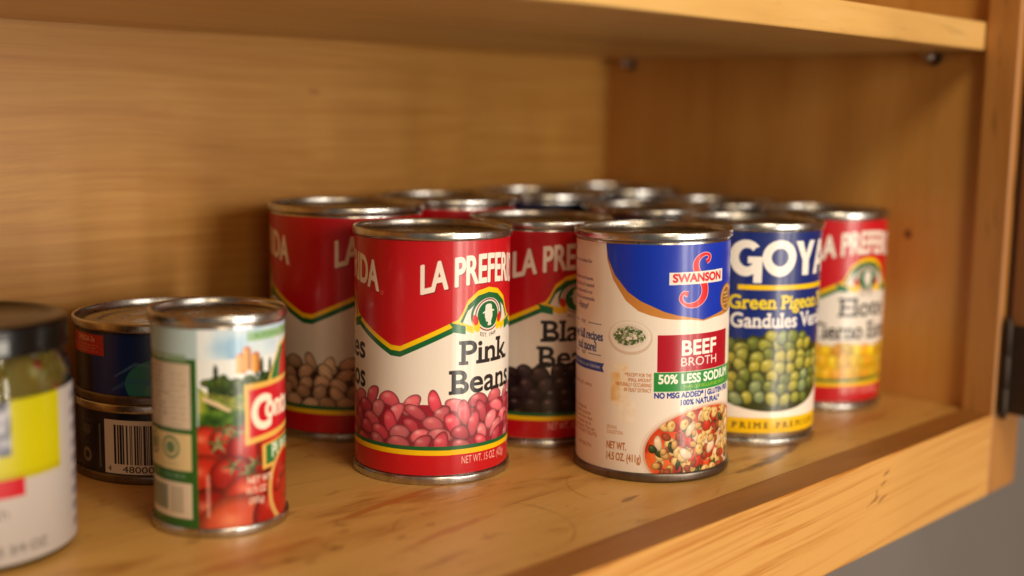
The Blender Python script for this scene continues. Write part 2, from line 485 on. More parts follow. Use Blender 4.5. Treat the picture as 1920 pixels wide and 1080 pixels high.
    def blob(s, x, z, rx, rz, rot, base, hl=(255, 235, 225), dark=.45, hs=.5, bend=0.0, mottle=0.0, edge=.25):
        r = max(rx, rz) + .5; P = s.p
        x0 = int((x - r + s.W / 2) * P); y0 = int((z - r - s.z0) * P); n = int(2 * r * P) + 2
        yy, xx = np.mgrid[0:n, 0:n]
        gx = (xx + .5 + x0) / P - s.W / 2 - x; gz = (yy + .5 + y0) / P + s.z0 - z
        lx = gx * cos(rot) + gz * sin(rot); lz = -gx * sin(rot) + gz * cos(rot)
        u = lx / rx; v = lz / rz + bend * (u * u - .4)
        q = np.sqrt(u * u + v * v)
        m = np.clip((1 - q) * min(rx, rz) * P + .5, 0, 1)
        hgt = np.sqrt(np.clip(1 - q * q, 0, 1))
        sh_ = dark + (1 - dark) * np.clip(hgt * .8 + .35 * (gz / r) - .1 * (gx / r), 0, 1.15)
        sh_ = sh_ * (1 - edge * np.clip((q - .75) / .25, 0, 1))
        c = np.array(base, np.float32) / 255 * sh_[..., None]
        if mottle:
            nz = np.sin(gx * 7.3 / rx * 1.7 + x) * np.sin(gz * 5.1 / rz * 1.9 + z)
            c = c * (1 + mottle * nz[..., None])
        sp = np.exp(-(((gx / r + .22) / .25) ** 2 + ((gz / r - .32) / .17) ** 2)) * hs
        c = c * (1 - sp[..., None]) + np.array(hl, np.float32) / 255 * sp[..., None]
        s._blend(m.astype(np.float32), x0, y0, np.clip(c, 0, 1).astype(np.float32))
    def speckle(s, amt=.012):
        s.a += rng.normal(0, amt, s.a.shape[:2])[..., None]
        s.a = np.clip(s.a, 0, 1)
    def noisefield(s, x0, x1, z0, z1, cell, seed=0):
        """smooth value noise over a rectangle, returns (array, px, py)"""
        r = np.random.default_rng(seed)
        px, py = int((x0 + s.W / 2) * s.p), int((z0 - s.z0) * s.p)
        w_, h_ = int((x1 - x0) * s.p), int((z1 - z0) * s.p)
        out = np.zeros((h_, w_)); amp = 1; tot = 0
        for o in range(3):
            c = cell / 2 ** o
            g = r.random((int((z1 - z0) / c) + 3, int((x1 - x0) / c) + 3))
            gy = np.arange(h_) / s.p / c; gx = np.arange(w_) / s.p / c
            iy, ix = gy.astype(int), gx.astype(int); fy, fx = (gy - iy)[:, None], (gx - ix)[None]
            fy, fx = fy * fy * (3 - 2 * fy), fx * fx * (3 - 2 * fx)
            v = (g[iy][:, ix] * (1 - fy) + g[iy + 1][:, ix] * fy) * (1 - fx) + (g[iy][:, ix + 1] * (1 - fy) + g[iy + 1][:, ix + 1] * fy) * fx
            out += v * amp; tot += amp; amp *= .5
        return out / tot, px, py
    def softpatch(s, x0, x1, z0, z1, cell, cols, seed=0, feather=1.0, alpha=1.0):
        v, px, py = s.noisefield(x0, x1, z0, z1, cell, seed)
        st = np.linspace(.25, .75, len(cols)); c = np.array(cols, float) / 255
        img = np.stack([np.interp(v, st, c[:, i]) for i in range(3)], 2).astype(np.float32)
        h_, w_ = v.shape; fe = max(feather * s.p, .01)
        ex = np.minimum(np.arange(w_) + .5, w_ - np.arange(w_) - .5); ey = np.minimum(np.arange(h_) + .5, h_ - np.arange(h_) - .5)
        m = np.clip(ex / fe, 0, 1)[None] * np.clip(ey / fe, 0, 1)[:, None]
        s._blend(m.astype(np.float32), px, py, img, alpha)
    def setclip(s, pts=None):
        if pts is None: s.clip = None; return
        s.clip = None
        m, x0, y0 = s._mask([np.asarray(pts, float)])
        c = np.zeros((s.h, s.w), np.float32)
        h, w = m.shape; ya, yb = max(0, y0), min(s.h, y0 + h)
        c[ya:yb][:, np.arange(x0, x0 + w) % s.w] = m[ya - y0:yb - y0]
        s.clip = c
    def lines(s, x0, x1, z0, z1, rows, col, alpha=.8, seed=1, fill=.6):
        """unreadably small print: rows of broken dashes"""
        r = random.Random(seed); dz = (z1 - z0) / rows
        for i in range(rows):
            z = z1 - (i + .5) * dz; x = x0
            end = x1 - r.random() * (x1 - x0) * .2
            while x < end:
                L = dz * r.uniform(.8, 2.6); L = min(L, end - x)
                s.rect(x, x + L, z - dz * fill * .33, z + dz * fill * .33, col, alpha * r.uniform(.5, .9)); x += L + dz * .4
    def remap(s, zs, ds):
        z = s.z0 + (np.arange(s.h) + .5) / s.p
        src = (z - np.interp(z, zs, ds) - s.z0) * s.p - .5
        i = np.clip(np.floor(src).astype(int), 0, s.h - 2); f = np.clip(src - i, 0, 1)[:, None, None]
        s.a = s.a[i] * (1 - f) + s.a[i + 1] * f
    def image(s, name):
        im = bpy.data.images.new(name, s.w, s.h)
        px = np.ones((s.h, s.w, 4), np.float32); px[..., :3] = np.clip(s.a, 0, 1)
        im.pixels.foreach_set(px.ravel()); im.update(); im.pack()
        return im

def label_mat(name, im, rough=.3, coat=.16, crinkle=.06):
    t = NT(name)
    uv = t.node('ShaderNodeTexCoord').outputs['UV']
    tx = t.node('ShaderNodeTexImage'); tx.image = im; tx.extension = 'REPEAT'
    t.link(uv, tx.inputs['Vector']); 
    co = t.coords()
    n = t.noise(co, 28, 3)
    t.link(tx.outputs['Color'], t.b.inputs['Base Color'])
    t.link(t.math('ADD', t.math('MULTIPLY', n, .12), rough - .06), t.b.inputs['Roughness'])
    t.b.inputs['Coat Weight'].default_value = coat
    t.b.inputs['Coat Roughness'].default_value = .10
    t.b.inputs['Specular IOR Level'].default_value = .4
    # faint ridges of the tin beads under the paper plus paper waviness
    wv = t.noise(t.mapping(co, (60, 60, 16)), 1, 2)
    t.bump(wv, crinkle, .0015)
    return t.m

WHITE, RED, GREEN, YEL = (232, 222, 210), (196, 18, 30), (20, 96, 52), (244, 196, 8)
INK = (34, 30, 30)

# ------------------------------------------------------------------ label designs
def sym(pts): return pts
def bean_heap(L, x0, x1, z0, z1, n_x, rx, rz, pals, hl, dark, seed, hs=.5, mottle=0, bend=.5, ragged=1.3, edge=.35, back=(60, 10, 15)):
    r = random.Random(seed)
    L.rect(x0, x1, z0, z1 - rz * 1.1, back)
    zz = z1 - rz * .9; row = 0
    items = []
    while zz > z0 - rz * .3:
        x = x0 + r.random() * rx
        while x < x1:
            items.append((zz + r.uniform(-.6, .6) * ragged * (1.4 if row == 0 else 1), x)); x += rx * r.uniform(1.5, 2.0)
        zz -= rz * 1.5; row += 1
    r.shuffle(items)
    items.sort(key=lambda t: -t[0] + r.uniform(-2, 2))
    for z, x in items:
        p = r.choice(pals); k = r.uniform(.82, 1.1)
        L.blob(x, z, rx * r.uniform(.85, 1.12), rz * r.uniform(.85, 1.12), r.gauss(0, .75) + (pi / 2 if r.random() < .25 else 0), tuple(min(255, c * k) for c in p), hl, dark, hs * r.uniform(.4, 1.1), bend * r.uniform(.2, 1), mottle, edge)

def lapref(R_, H_, s, kind, seed):
    """red bean-can label; s scales heights for the bigger can"""
    L = Label(R_, 4.4 * s, 108.6 * s, WHITE)
    kd = L.kd
    Z = lambda z: z * s
    panels = (44.5, -94.0)
    # picture heap
    span = (-180, 125)
    hx0, hx1 = -180 * kd, 180 * kd
    if kind == 'pink':
        bean_heap(L, hx0, hx1, Z(15), Z(39.8), 0, 5.7, 3.2, [(236, 96, 112), (244, 128, 138), (224, 74, 94), (240, 112, 124)], (255, 222, 214), .68, seed, .5, edge=.36, back=(150, 30, 50))
    elif kind == 'brown':
        bean_heap(L, hx0, hx1, Z(15), Z(41), 0, 5.4, 3.4, [(232, 182, 142), (242, 198, 160), (214, 162, 122)], (250, 230, 208), .66, seed, .4, mottle=.22, edge=.4, back=(70, 36, 22))
    elif kind == 'black':
        bean_heap(L, hx0, hx1, Z(15), Z(41), 0, 4.8, 3.7, [(56, 44, 46), (70, 54, 54), (42, 32, 36)], (210, 180, 170), .5, seed, .5, edge=.4, back=(16, 12, 14))
    else:
        bean_heap(L, hx0, hx1, Z(15), Z(38), 0, 3.4, 4.4, [(248, 204, 30), (244, 194, 18), (250, 214, 60), (244, 186, 24), (242, 168, 28)], (255, 244, 190), .8, seed, .5, bend=0, edge=.12, back=(240, 180, 20))
    L.band(Z(13.4), Z(15.7), YEL); L.band(Z(15.7), Z(17.5), GREEN); L.band(Z(0), Z(13.4), RED)
    # upper red field with the curved green / yellow border
    prof = [(-78, 62.6), (-71, 62.1), (-63.5, 62.4), (-34, 72), (-26, 74.2), (-23, 76.8), (-18.5, 82.6), (-10, 86.5), (0, 87.7), (10, 86.5), (18.5, 82.6), (23, 76.8), (26, 74.2), (34, 72), (63.5, 62.4), (71, 62.1), (78, 62.6)]
    # whole edge across the circumference as one polyline
    edge_ = []
    for P in (-94.0, 44.5):
        for d, z in prof:
            if P == 44.5 and d < -63: continue
            if P == -94 and d > 72: continue
            edge_.append((P + d, z))
    edge_ = [(-181, 62.5)] + [e for e in edge_ if e[0] > -181] + [(116, 62.1), (181, 62.5)]
    edge_.sort()
    ex = np.array([e[0] for e in edge_]) * kd; ez = np.array([e[1] for e in edge_]) * s
    def field(dz, col):
        px = np.concatenate([ex, ex[::-1]]); pz = np.concatenate([ez - dz * s, np.full(len(ez), 112 * s)])
        L.fill(np.stack([px, pz], 1), col)
    field(4.8, GREEN); field(2.3, YEL); field(0, RED)
    top = lambda xx: np.interp(xx, ex, ez)
    for P in panels:
        cx = P * kd
        # light rays behind the crest
        for a in np.linspace(.05, pi - .05, 23):
            r0, r1 = 14, 34 + 6 * sin(a * 9)
            p0 = np.array([cx + r0 * cos(a), Z(75) + r0 * sin(a) * s]); p1 = np.array([cx + r1 * cos(a), Z(75) + r1 * sin(a) * s])
            if p0[1] < top(p0[0]) + 1: 
                continue
            n = np.array([-sin(a), cos(a)]) * .5
            L.fill([tuple(p0 + n * .5), tuple(p0 - n * .5), tuple(p1 - n * .1), tuple(p1 + n * .1)], (238, 92, 84), .42)
        # inside the arch
        L.ell(cx, Z(75.2), 10.0, 9.0 * s, GREEN)
        L.ell(cx, Z(74.8), 8.9, 8.0 * s, WHITE)
        L.rect(cx - 12.0, cx + 12.0, Z(64.6), Z(68.2), WHITE)
        L.ell(cx, Z(75.2), 7.8, 7.3 * s, (120, 20, 30)); L.ell(cx, Z(75.2), 7.3, 6.8 * s, (230, 216, 200)); L.ell(cx, Z(75.2), 6.5, 6.1 * s, GREEN)
        # woman's head with a broad hat
        hd = [(-3.6, 1.1), (-2.2, 1.9), (-1.9, 4.4), (-.6, 4.9), (1.4, 4.8), (2.0, 4.2), (2.2, 2.3), (3.7, 2.0), (3.6, 1.4), (2.4, 1.3), (2.6, -.6), (2.0, -2.2), (1.6, -3.0), (1.8, -4.8), (-.6, -4.9), (-.3, -3.2), (-1.6, -3.0), (-1.9, -1.6), (-2.3, -1.2), (-2.4, .9), (-3.6, .6)]
        L.fill([(cx + a * 1.02, Z(75.2) + b * s) for a, b in hd], WHITE)
        # peppers left and right of the disc
        for sg in (-1, 1):
            L.ell(cx + sg * 7.2, Z(71.4), 1.9, 3.6 * s, YEL, rot=-sg * .3)
            L.ell(cx + sg * 7.7, Z(73.4), 1.5, 2.4 * s, (206, 40, 36), rot=-sg * .3)
        # ribbon
        for sg in (-1, 1):
            L.fill([(cx + sg * 8.5, Z(67.4)), (cx + sg * 15.5, Z(70.4)), (cx + sg * 15.8, Z(73.2)), (cx + sg * 8.2, Z(70.4))], YEL)
            L.fill([(cx + sg * 12.5, Z(67.4)), (cx + sg * 20.5, Z(69.0)), (cx + sg * 18.8, Z(70.8)), (cx + sg * 20.4, Z(73.0)), (cx + sg * 12.6, Z(71.1))], (28, 110, 62))
        def arc(px, pz, cx=cx): return px, pz + 2.2 * s - 2.2 * s * ((px - cx) / 33) ** 2
        def earc(px, pz, cx=cx): return px, pz + .035 * (px - cx) ** 2
        L.text('LA PREFERIDA', cx, Z(85.4), 12.2 * s, (246, 234, 220), fit=65 * s, bold=.5, anchor='c', fn=lambda a, b, c=cx: (a, b + 4.7 * s * (1 - ((a - c) / 33) ** 2)), shadow=(.35, -.35, (120, 6, 14)))
        L.ell(cx + 34.6, Z(85), .9, .9, (238, 120, 110)); L.ell(cx + 34.6, Z(85), .6, .6, RED)
        L.text('EST. 1949', cx, Z(65.3), 1.7 * s, (60, 40, 30), anchor='c', fn=earc, bold=.04)
    names = {'pink': (('Pink', 'Beans'), ('Frijoles', 'Rosados')), 'black': (('Black', 'Beans'), ('Frijoles', 'Negros')),
             'brown': (('Pinto', 'Beans'), ('Frijoles', 'Pintos')), 'corn': (('Elote', 'Tierno Entero'), ('Golden', 'Whole Corn'))}[kind]
    for P, (a, b) in zip(panels, names):
        cx = P * kd; big = 10.2 * s
        wa = {'Pink': 28.5, 'Black': 34, 'Pinto': 33, 'Frijoles': 46, 'Elote': 33, 'Golden': 38}[a] * s
        wb = {'Beans': 37.5, 'Rosados': 46, 'Negros': 40, 'Pintos': 38, 'Tierno Entero': 66, 'Whole Corn': 56}[b] * s
        L.text(a, cx, Z(54.0), big, INK, anchor='c', slab=True, bold=.30, fit=wa)
        L.text(b, cx, Z(41.0), big * (1 if len(b) < 8 else .92), INK, anchor='c', slab=True, bold=.30, fit=wb)
        L.text('NET WT. 15 OZ. (425g)', cx, Z(9.0), 3.4 * s, (244, 214, 196), anchor='c', fit=27.5, bold=.04)
    # information panel at the back
    L.rect(125 * kd, 172 * kd, Z(20), Z(62), (240, 232, 218)); L.lines(127 * kd, 170 * kd, Z(22), Z(60), 16, INK, .7, 3)
    L.speckle(.008)
    return L

def broth(R_):
    cream = (236, 222, 206)
    L = Label(R_, 3.9, 107.4, cream); kd = L.kd
    BL = (14, 50, 176); GO = (196, 128, 60); cx = 38.5 * kd
    # blue shield with gold border
    left = [(-35.2, 110), (-35, 105), (-33.6, 99.5), (-27.6, 91.2), (-17.5, 83.6), (-8, 79.6), (0, 77.4), (9, 74.8), (18.5, 73.1), (30, 71.8), (40, 70.4)]
    half = np.array(left); 
    def mirror(h): 
        r = h[::-1].copy(); r[:, 0] = 80 - r[:, 0]; return np.concatenate([h, r[1:]])
    out = mirror(half); g = half.copy()
    g[:, 0] -= np.array([0, .2, .8, 1.4, 1.6, 1.6, 1.4, 1, .8, .4, 0]); g[:, 1] -= np.array([0, 0, .8, 2.4, 4.0, 4.6, 4.2, 3.0, 2.0, 1.0, .6])
    g = mirror(g)
    sc_ = lambda a: [(x * kd, z) for x, z in a]
    L.fill(sc_(g), GO); L.fill(sc_(out), BL)
    # thin gold side ribbons towards the right
    # red S swash (drawn as a tapering stroke)
    P = np.array([(46.5, 100.3), (43.6, 99.9), (42.5, 102.8), (45.0, 105.6), (47.8, 104.5), (48.2, 101.0), (44.5, 97.0), (38, 92.0), (35.6, 88), (36.5, 86), (41, 84), (45.5, 83.0)])
    # build S with smooth spline in mm relative to centre
    S = np.array([(3.9, 9.4), (2.0, 8.2), (3.2, 11.6), (5.6, 11.6), (6.6, 8.6), (4.0, 5.6)])
    def cr(pts, n=10):
        pts = np.asarray(pts, float); o = []
        for i in range(len(pts) - 1):
            p0 = pts[max(i - 1, 0)]; p1 = pts[i]; p2 = pts[i + 1]; p3 = pts[min(i + 2, len(pts) - 1)]
            for t in np.linspace(0, 1, n, endpoint=False):
                o.append(.5 * ((2 * p1) + (-p0 + p2) * t + (2 * p0 - 5 * p1 + 4 * p2 - p3) * t * t + (-p0 + 3 * p1 - 3 * p2 + p3) * t ** 3))
        o.append(pts[-1]); return np.array(o)
    sxc = 33.2 * kd; szc = 89.3
    top = cr([(5.4, 9.3), (7.0, 10.3), (7.2, 12.6), (5.0, 13.6), (1.6, 12.2), (-.4, 8.8), (.2, 4.5), (2.6, .5), (4.6, -4.0), (4.2, -8.6), (.6, -12.2), (-4.6, -12.6), (-7.6, -9.8), (-6.6, -6.8), (-4.2, -7.2)])
    wv = np.interp(np.linspace(0, 1, len(top)), [0, .06, .2, .35, .5, .65, .8, .92, 1], [2.2, 1.5, 1.2, 2.6, 3.6, 3.4, 1.4, 1.3, 2.4])
    q = top * np.array([1.0, .93]) + np.array([sxc, szc])
    L.stroke(q, wv + .7, (232, 180, 190)); L.stroke(q, wv, (214, 26, 30))
    # name banner
    x0, x1 = 12 * kd, 61 * kd; bx = (x0 + x1) / 2
    L.fill([(x0, 87.0), (x1, 87.2), (x1, 93.6), (x0, 93.2)], WHITE)
    L.text('SWANSON', bx, 88.4, 3.9, (206, 22, 34), anchor='c', fit=(x1 - x0) - 3.6, bold=.26)
    # gold medal
    L.ell(70 * kd, 78.6, 6.9, 6.9, (150, 96, 40)); L.ell(70 * kd, 78.6, 6.1, 6.1, (206, 154, 84)); L.ell(70 * kd, 78.6, 5.0, 5.0, (150, 96, 40)); L.lines(64 * kd, 76 * kd, 75, 82, 4, (236, 200, 140), .9, 5)
    # bowl of herbs
    hx, hz = -16 * kd, 62.6
    L.ell(hx, hz, 10.4, 7.8, (216, 192, 168)); L.ell(hx, hz + .6, 9.7, 7.0, (236, 222, 206)); L.ell(hx, hz + .8, 8.2, 5.6, (228, 212, 194))
    r = random.Random(8)
    for i in range(120):
        a = r.random() * 2 * pi; q_ = r.random() ** .5
        L.blob(hx + 7.2 * q_ * cos(a), hz + .8 + 4.0 * q_ * sin(a), r.uniform(.4, 1.0), r.uniform(.3, .7), r.random() * 3, r.choice([(94, 124, 60), (132, 156, 92), (80, 104, 50), (206, 206, 176), (216, 212, 190)]), (220, 226, 190), .6, .3)
    # parmesan, seen faintly
    L.softpatch(-31 * kd, -14 * kd, 31, 52, 3.0, [(240, 206, 152), (248, 226, 192), (242, 214, 170), (246, 226, 200)], 9, 2.2, .75)
    L.softpatch(-31 * kd, -22 * kd, 33.5, 47, 4.0, [(222, 166, 92), (236, 188, 120), (240, 204, 148)], 11, 1.2, .8)
    L.softpatch(-27 * kd, -8 * kd, 24, 36, 3.0, [(248, 232, 206), (242, 220, 190), (248, 232, 210)], 12, 2.5, .7)
    for i, tline in enumerate(('**EXCEPT FOR THE', 'SMALL AMOUNT', 'NATURALLY OCCURRING', 'IN YEAST EXTRACT')):
        L.text(tline, .3 * kd, 45.2 - i * 2.2, 1.55, (176, 96, 44), anchor='r', sx=.62, bold=.07)
    # red and green name plates
    x0, x1 = 4.3 * kd, 70.4 * kd; xc = 38.2 * kd
    L.rect(x0, x1, 47.6, 64.1, (172, 16, 36))
    L.text('BEEF', xc, 54.9, 6.3, (246, 236, 224), anchor='c', fit=19.4, bold=.34)
    L.text('BROTH', xc, 49.9, 3.8, (244, 226, 214), anchor='c', fit=20.4, bold=.08)
    L.rect(2 * kd, 84 * kd, 39.0, 47.3, (44, 138, 60))
    L.text('50% LESS SODIUM', 5.4 * kd, 42.4, 3.9, (246, 244, 232), fit=42.0, bold=.24)
    L.text('THAN OUR REGULAR BEEF BROTH', 24 * kd, 40.0, 1.5, (176, 204, 50), fit=27, bold=.07)
    L.text('NO MSG ADDED* | GLUTEN FREE', 2.6 * kd, 36.2, 2.2, (22, 48, 140), fit=45, bold=.17)
    L.text('100% NATURAL*', 41 * kd, 33.0, 2.2, (22, 48, 140), anchor='c', fit=23.5, bold=.16)
    # soup bowl
    ox, oz, rx, rz = 47.6 * kd, 12.6, 32.0, 18.6
    L.ell(ox, oz, rx + 2.4, rz + 1.8, (228, 206, 186)); L.ell(ox, oz, rx + 1.0, rz + .8, (208, 170, 148)); 
    t = np.linspace(0, 2 * pi, 80, endpoint=False)
    cl = np.stack([ox + rx * np.cos(t), oz + rz * np.sin(t)], 1)
    L.setclip(cl); L.fill(cl, (188, 52, 24))
    L.softpatch(ox - rx, ox + rx, 3, oz + rz, 6, [(150, 30, 16), (206, 66, 30), (226, 100, 44)], 5, .1)
    r = random.Random(21)
    its = []
    for i in range(290):
        a = r.random() * 2 * pi; q_ = r.random() ** .5
        its.append((ox + (rx - 1) * q_ * cos(a), oz + (rz - 1) * q_ * sin(a), r.random()))
    for x, z, k in its:
        if z < 2.5: continue
        rot = r.random() * 3
        if k < .15: L.blob(x, z, r.uniform(2.8, 3.7), r.uniform(1.7, 2.2), rot, (240, 206, 166), (255, 240, 215), .74, .4, .25, edge=.18)
        elif k < .45:
            L.blob(x, z, 2.6, 2.0, rot, (242, 200, 122), (255, 236, 180), .74, .4, edge=.2)
            L.blob(x + .6, z + .4, .7, .55, rot, (214, 146, 72), (220, 150, 90), .8, .1)
        elif k < .57: L.blob(x, z, r.uniform(2, 4), r.uniform(1.5, 2.6), rot, (204, 52, 28), (255, 150, 110), .7, .25, .2, edge=.1)
        elif k < .66: L.blob(x, z, r.uniform(2, 3.2), r.uniform(1, 1.8), rot, (66, 80, 36), (150, 160, 100), .45, .45, .3, .3)
        elif k < .80: L.blob(x, z, r.uniform(1.6, 2.6), r.uniform(1.3, 2), rot, (168, 76, 40), (220, 150, 100), .6, .25, 0, .25)
        else: L.blob(x, z, r.uniform(1.6, 2.4), r.uniform(1.3, 1.8), rot, (232, 176, 96), (255, 226, 170), .55, .4)
    L.setclip()
    L.text('SERVING', -33.5 * kd, 21.8, 1.5, (196, 136, 92), sx=.62, bold=.06); L.text('SUGGESTION', -33.5 * kd, 19.7, 1.5, (196, 136, 92), sx=.62, bold=.06)
    L.text('NET WT.', -33.5 * kd, 13.2, 3.1, (176, 106, 52), fit=9.8, bold=.14)
    L.text('14.5 OZ. (411g)', -33.5 * kd, 8.4, 3.2, (176, 106, 52), fit=16.6, bold=.14)
    DN = (62, 52, 76)
    for tl, d, z in (('and stock and more', -76, 102), ('Slowly simmered and crafted for', -49.5, 96), ('with roasted beef and bones', -48.5, 87.2), ('and just a hint of roasted', -47.5, 84), ('vegetables, simmered in to', -49.5, 80.8), ('taste like homemade.', -46.5, 77.6)):
        L.text(tl, d * kd, z, 1.7, DN, anchor='r', bold=.07, sx=.95)
    L.text('Enjoy!', -55 * kd, 73.6, 2.6, (40, 44, 90), anchor='r', bold=.12, italic=.25)
    L.rect(-90 * kd, -69 * kd, 74.3, 74.6, DN)
    L.rect(-90 * kd, -69 * kd, 67.0, 67.35, DN); L.rect(-54 * kd, -39.5 * kd, 67.0, 67.35, DN); L.text('FOR', -61.5 * kd, 66.4, 1.5, DN, anchor='c', bold=.07)
    L.text('soup-er full recipes', -38 * kd, 59.6, 3.9, (40, 48, 110), anchor='r', slab=True, bold=.2, sx=.72)
    L.text('and more!', -44.5 * kd, 54.4, 3.9, (40, 48, 110), anchor='r', slab=True, bold=.2, sx=.72)
    L.rect(-90 * kd, -69 * kd, 52.7, 53.05, DN); L.text('VISIT', -61 * kd, 52.1, 1.5, DN, anchor='c', bold=.07); L.rect(-54 * kd, -39.5 * kd, 52.7, 53.05, DN)
    L.fill([(-110 * kd, 45.6), (-36.6 * kd, 45.6), (-38.2 * kd, 47.6), (-36.6 * kd, 49.6), (-110 * kd, 49.6)], (20, 50, 140))
    L.text('recipes and more at our kitchen', -40.5 * kd, 46.9, 1.6, (230, 226, 224), anchor='r', bold=.08)
    L.text('INGREDIENTS: beef stock, salt, celery,', -49 * kd, 38.2, 1.6, (150, 86, 46), anchor='r', bold=.05)
    for i, tl in enumerate(('Promptly refrigerate', 'in a covered container', 'and use within four days.', 'Store unopened can at', 'room temperature. This can', 'HEAT TO TASTE. DO NOT DILUTE.')):
        L.text(tl, -(56, 50, 48, 50, 46, 43)[i] * kd, 27.6 - i * 2.15, 1.45, (150, 86, 46), anchor='r', bold=.05)
    L.text('BEEF BROTH.', -49 * kd, 11.4, 1.5, (150, 86, 46), anchor='r', bold=.05)
    L.remap([4, 20, 45, 65, 90, 107], [0, 1.0, 2.8, 3.1, 2.5, .4])
    L.rect(150 * kd, 176 * kd, 20, 90, WHITE); L.lines(151 * kd, 175 * kd, 22, 88, 22, INK, .7, 9)
    L.speckle(.008)
    return L

def peas(R_):
    NB = (22, 40, 112)
    L = Label(R_, 6.9, 108.2, NB); kd = L.kd
    for P in (39.0, -141.0):
        cx = P * kd
        # big white word, letters laid out one by one
        hz, h = 84.2, 18.2
        for ch, d in (('G', -42), ('O', -15.0), ('Y', 10.5), ('A', 33.5)):
            x = cx + d * kd
            if ch == 'O':
                L.ell(x, hz + h / 2 + .2, 9.1, 9.6, (244, 236, 226)); L.ell(x, hz + h / 2 + .2, 4.5, 4.9, NB)
            elif ch == 'G':
                L.ell(x - .4, hz + h / 2 + .2, 8.2, 9.6, (244, 236, 226)); L.ell(x + .2, hz + h / 2 + .2, 3.9, 5.1, NB)
                L.fill([(x + 1.0, hz + h / 2 + .2), (x + 10, hz + h / 2 + .2), (x + 10, hz + h * .9), (x + 4.4, hz + h * .80)], NB)
                L.rect(x + .6, x + 7.6, hz + h / 2 - 3.2, hz + h / 2 + .6, (244, 236, 226))
                L.rect(x + 3.6, x + 7.8, hz - 3.2, hz + h / 2, (244, 236, 226))
            elif ch == 'Y':
                w_ = (244, 236, 226)
                L.fill([(x - 7.2, hz + h), (x - 2.6, hz + h), (x, hz + h * .60), (x + 2.6, hz + h), (x + 7.2, hz + h), (x + 2.4, hz + h * .40), (x + 2.4, hz), (x - 2.4, hz), (x - 2.4, hz + h * .40)], w_)
            else:
                w_ = (244, 236, 226)
                L.fill([[(x - 7.6, hz), (x - 2.6, hz + h), (x + 2.6, hz + h), (x + 7.6, hz), (x + 3.2, hz), (x + 2.8, hz + 4), (x - 2.8, hz + 4), (x - 3.2, hz)], [(x - 1.7, hz + 7.4), (x + 1.7, hz + 7.4), (x, hz + 12.5)]], w_)
        L.rect(cx - 48 * kd, cx + 48 * kd, 77.7, 80.1, YEL)
        L.text('Green Pigeon Peas', cx - 54.5 * kd, 68.2, 6.6, (240, 210, 40), slab=True, bold=.32, fit=70)
        L.text('Gandules Verdes', cx - 52.5 * kd, 59.2, 6.6, (240, 232, 224), slab=True, bold=.28, fit=64)
        # bowl
        t = np.linspace(0, 2 * pi, 90, endpoint=False)
        ox = cx - 15 * kd
        xs = np.linspace(-41, 41, 80)
        lower = 42 - 24.0 * np.sqrt(np.clip(1 - (xs / 42) ** 2, 0, 1))
        upper = 42 + 14.2 * np.clip(1 - (np.abs(xs) / 43) ** 2.0, 0, 1) + .8 * np.sin(xs * .9)
        L.fill(np.concatenate([np.stack([ox + xs * 1.04, np.minimum(lower * 0 + 14, lower)], 1), np.stack([ox + xs * 1.04, lower + 2.5], 1)[::-1]]), (240, 226, 210))
        poly = np.concatenate([np.stack([ox + xs, lower], 1), np.stack([ox + xs, upper], 1)[::-1]])
        L.setclip(poly); L.fill(poly, (56, 58, 16))
        r = random.Random(5); its = []
        z = 60.0
        while z > 15:
            x = ox - 45 + r.random() * 3
            while x < ox + 45:
                its.append((x, z + r.uniform(-1.3, 1.3))); x += r.uniform(5.6, 7.4)
            z -= 5.0
        r.shuffle(its); its.sort(key=lambda q: -q[1] + r.uniform(-3, 3))
        L.clip = None
        for x, z in its:
            u = np.interp(x - ox, xs, upper); l = np.interp(x - ox, xs, lower)
            if z > u + .5 or z < l + 3.0 or abs(x - ox) > 39: continue
            c = r.choice([(172, 172, 66), (190, 184, 74), (134, 144, 60), (196, 184, 64), (150, 166, 112), (120, 132, 50)])
            L.blob(x, z, r.uniform(3.2, 4.7), r.uniform(2.9, 4.0), r.random() * 3, c, (240, 232, 170), .46, r.uniform(.2, .6), .1, 0, .4)
    L.band(3, 14.8, (240, 190, 12))
    for P in (39.0, -141.0):
        L.text('P R I M E   P R E M I U M', (P - 47.6) * kd, 9.6, 3.0, (70, 52, 10), fit=50, bold=.12, slab=True)
    L.remap([7, 20, 57, 68, 80, 92, 108], [0, 0, 1.3, 2.0, 1.8, 2.7, .8])
    L.speckle(.01)
    return L

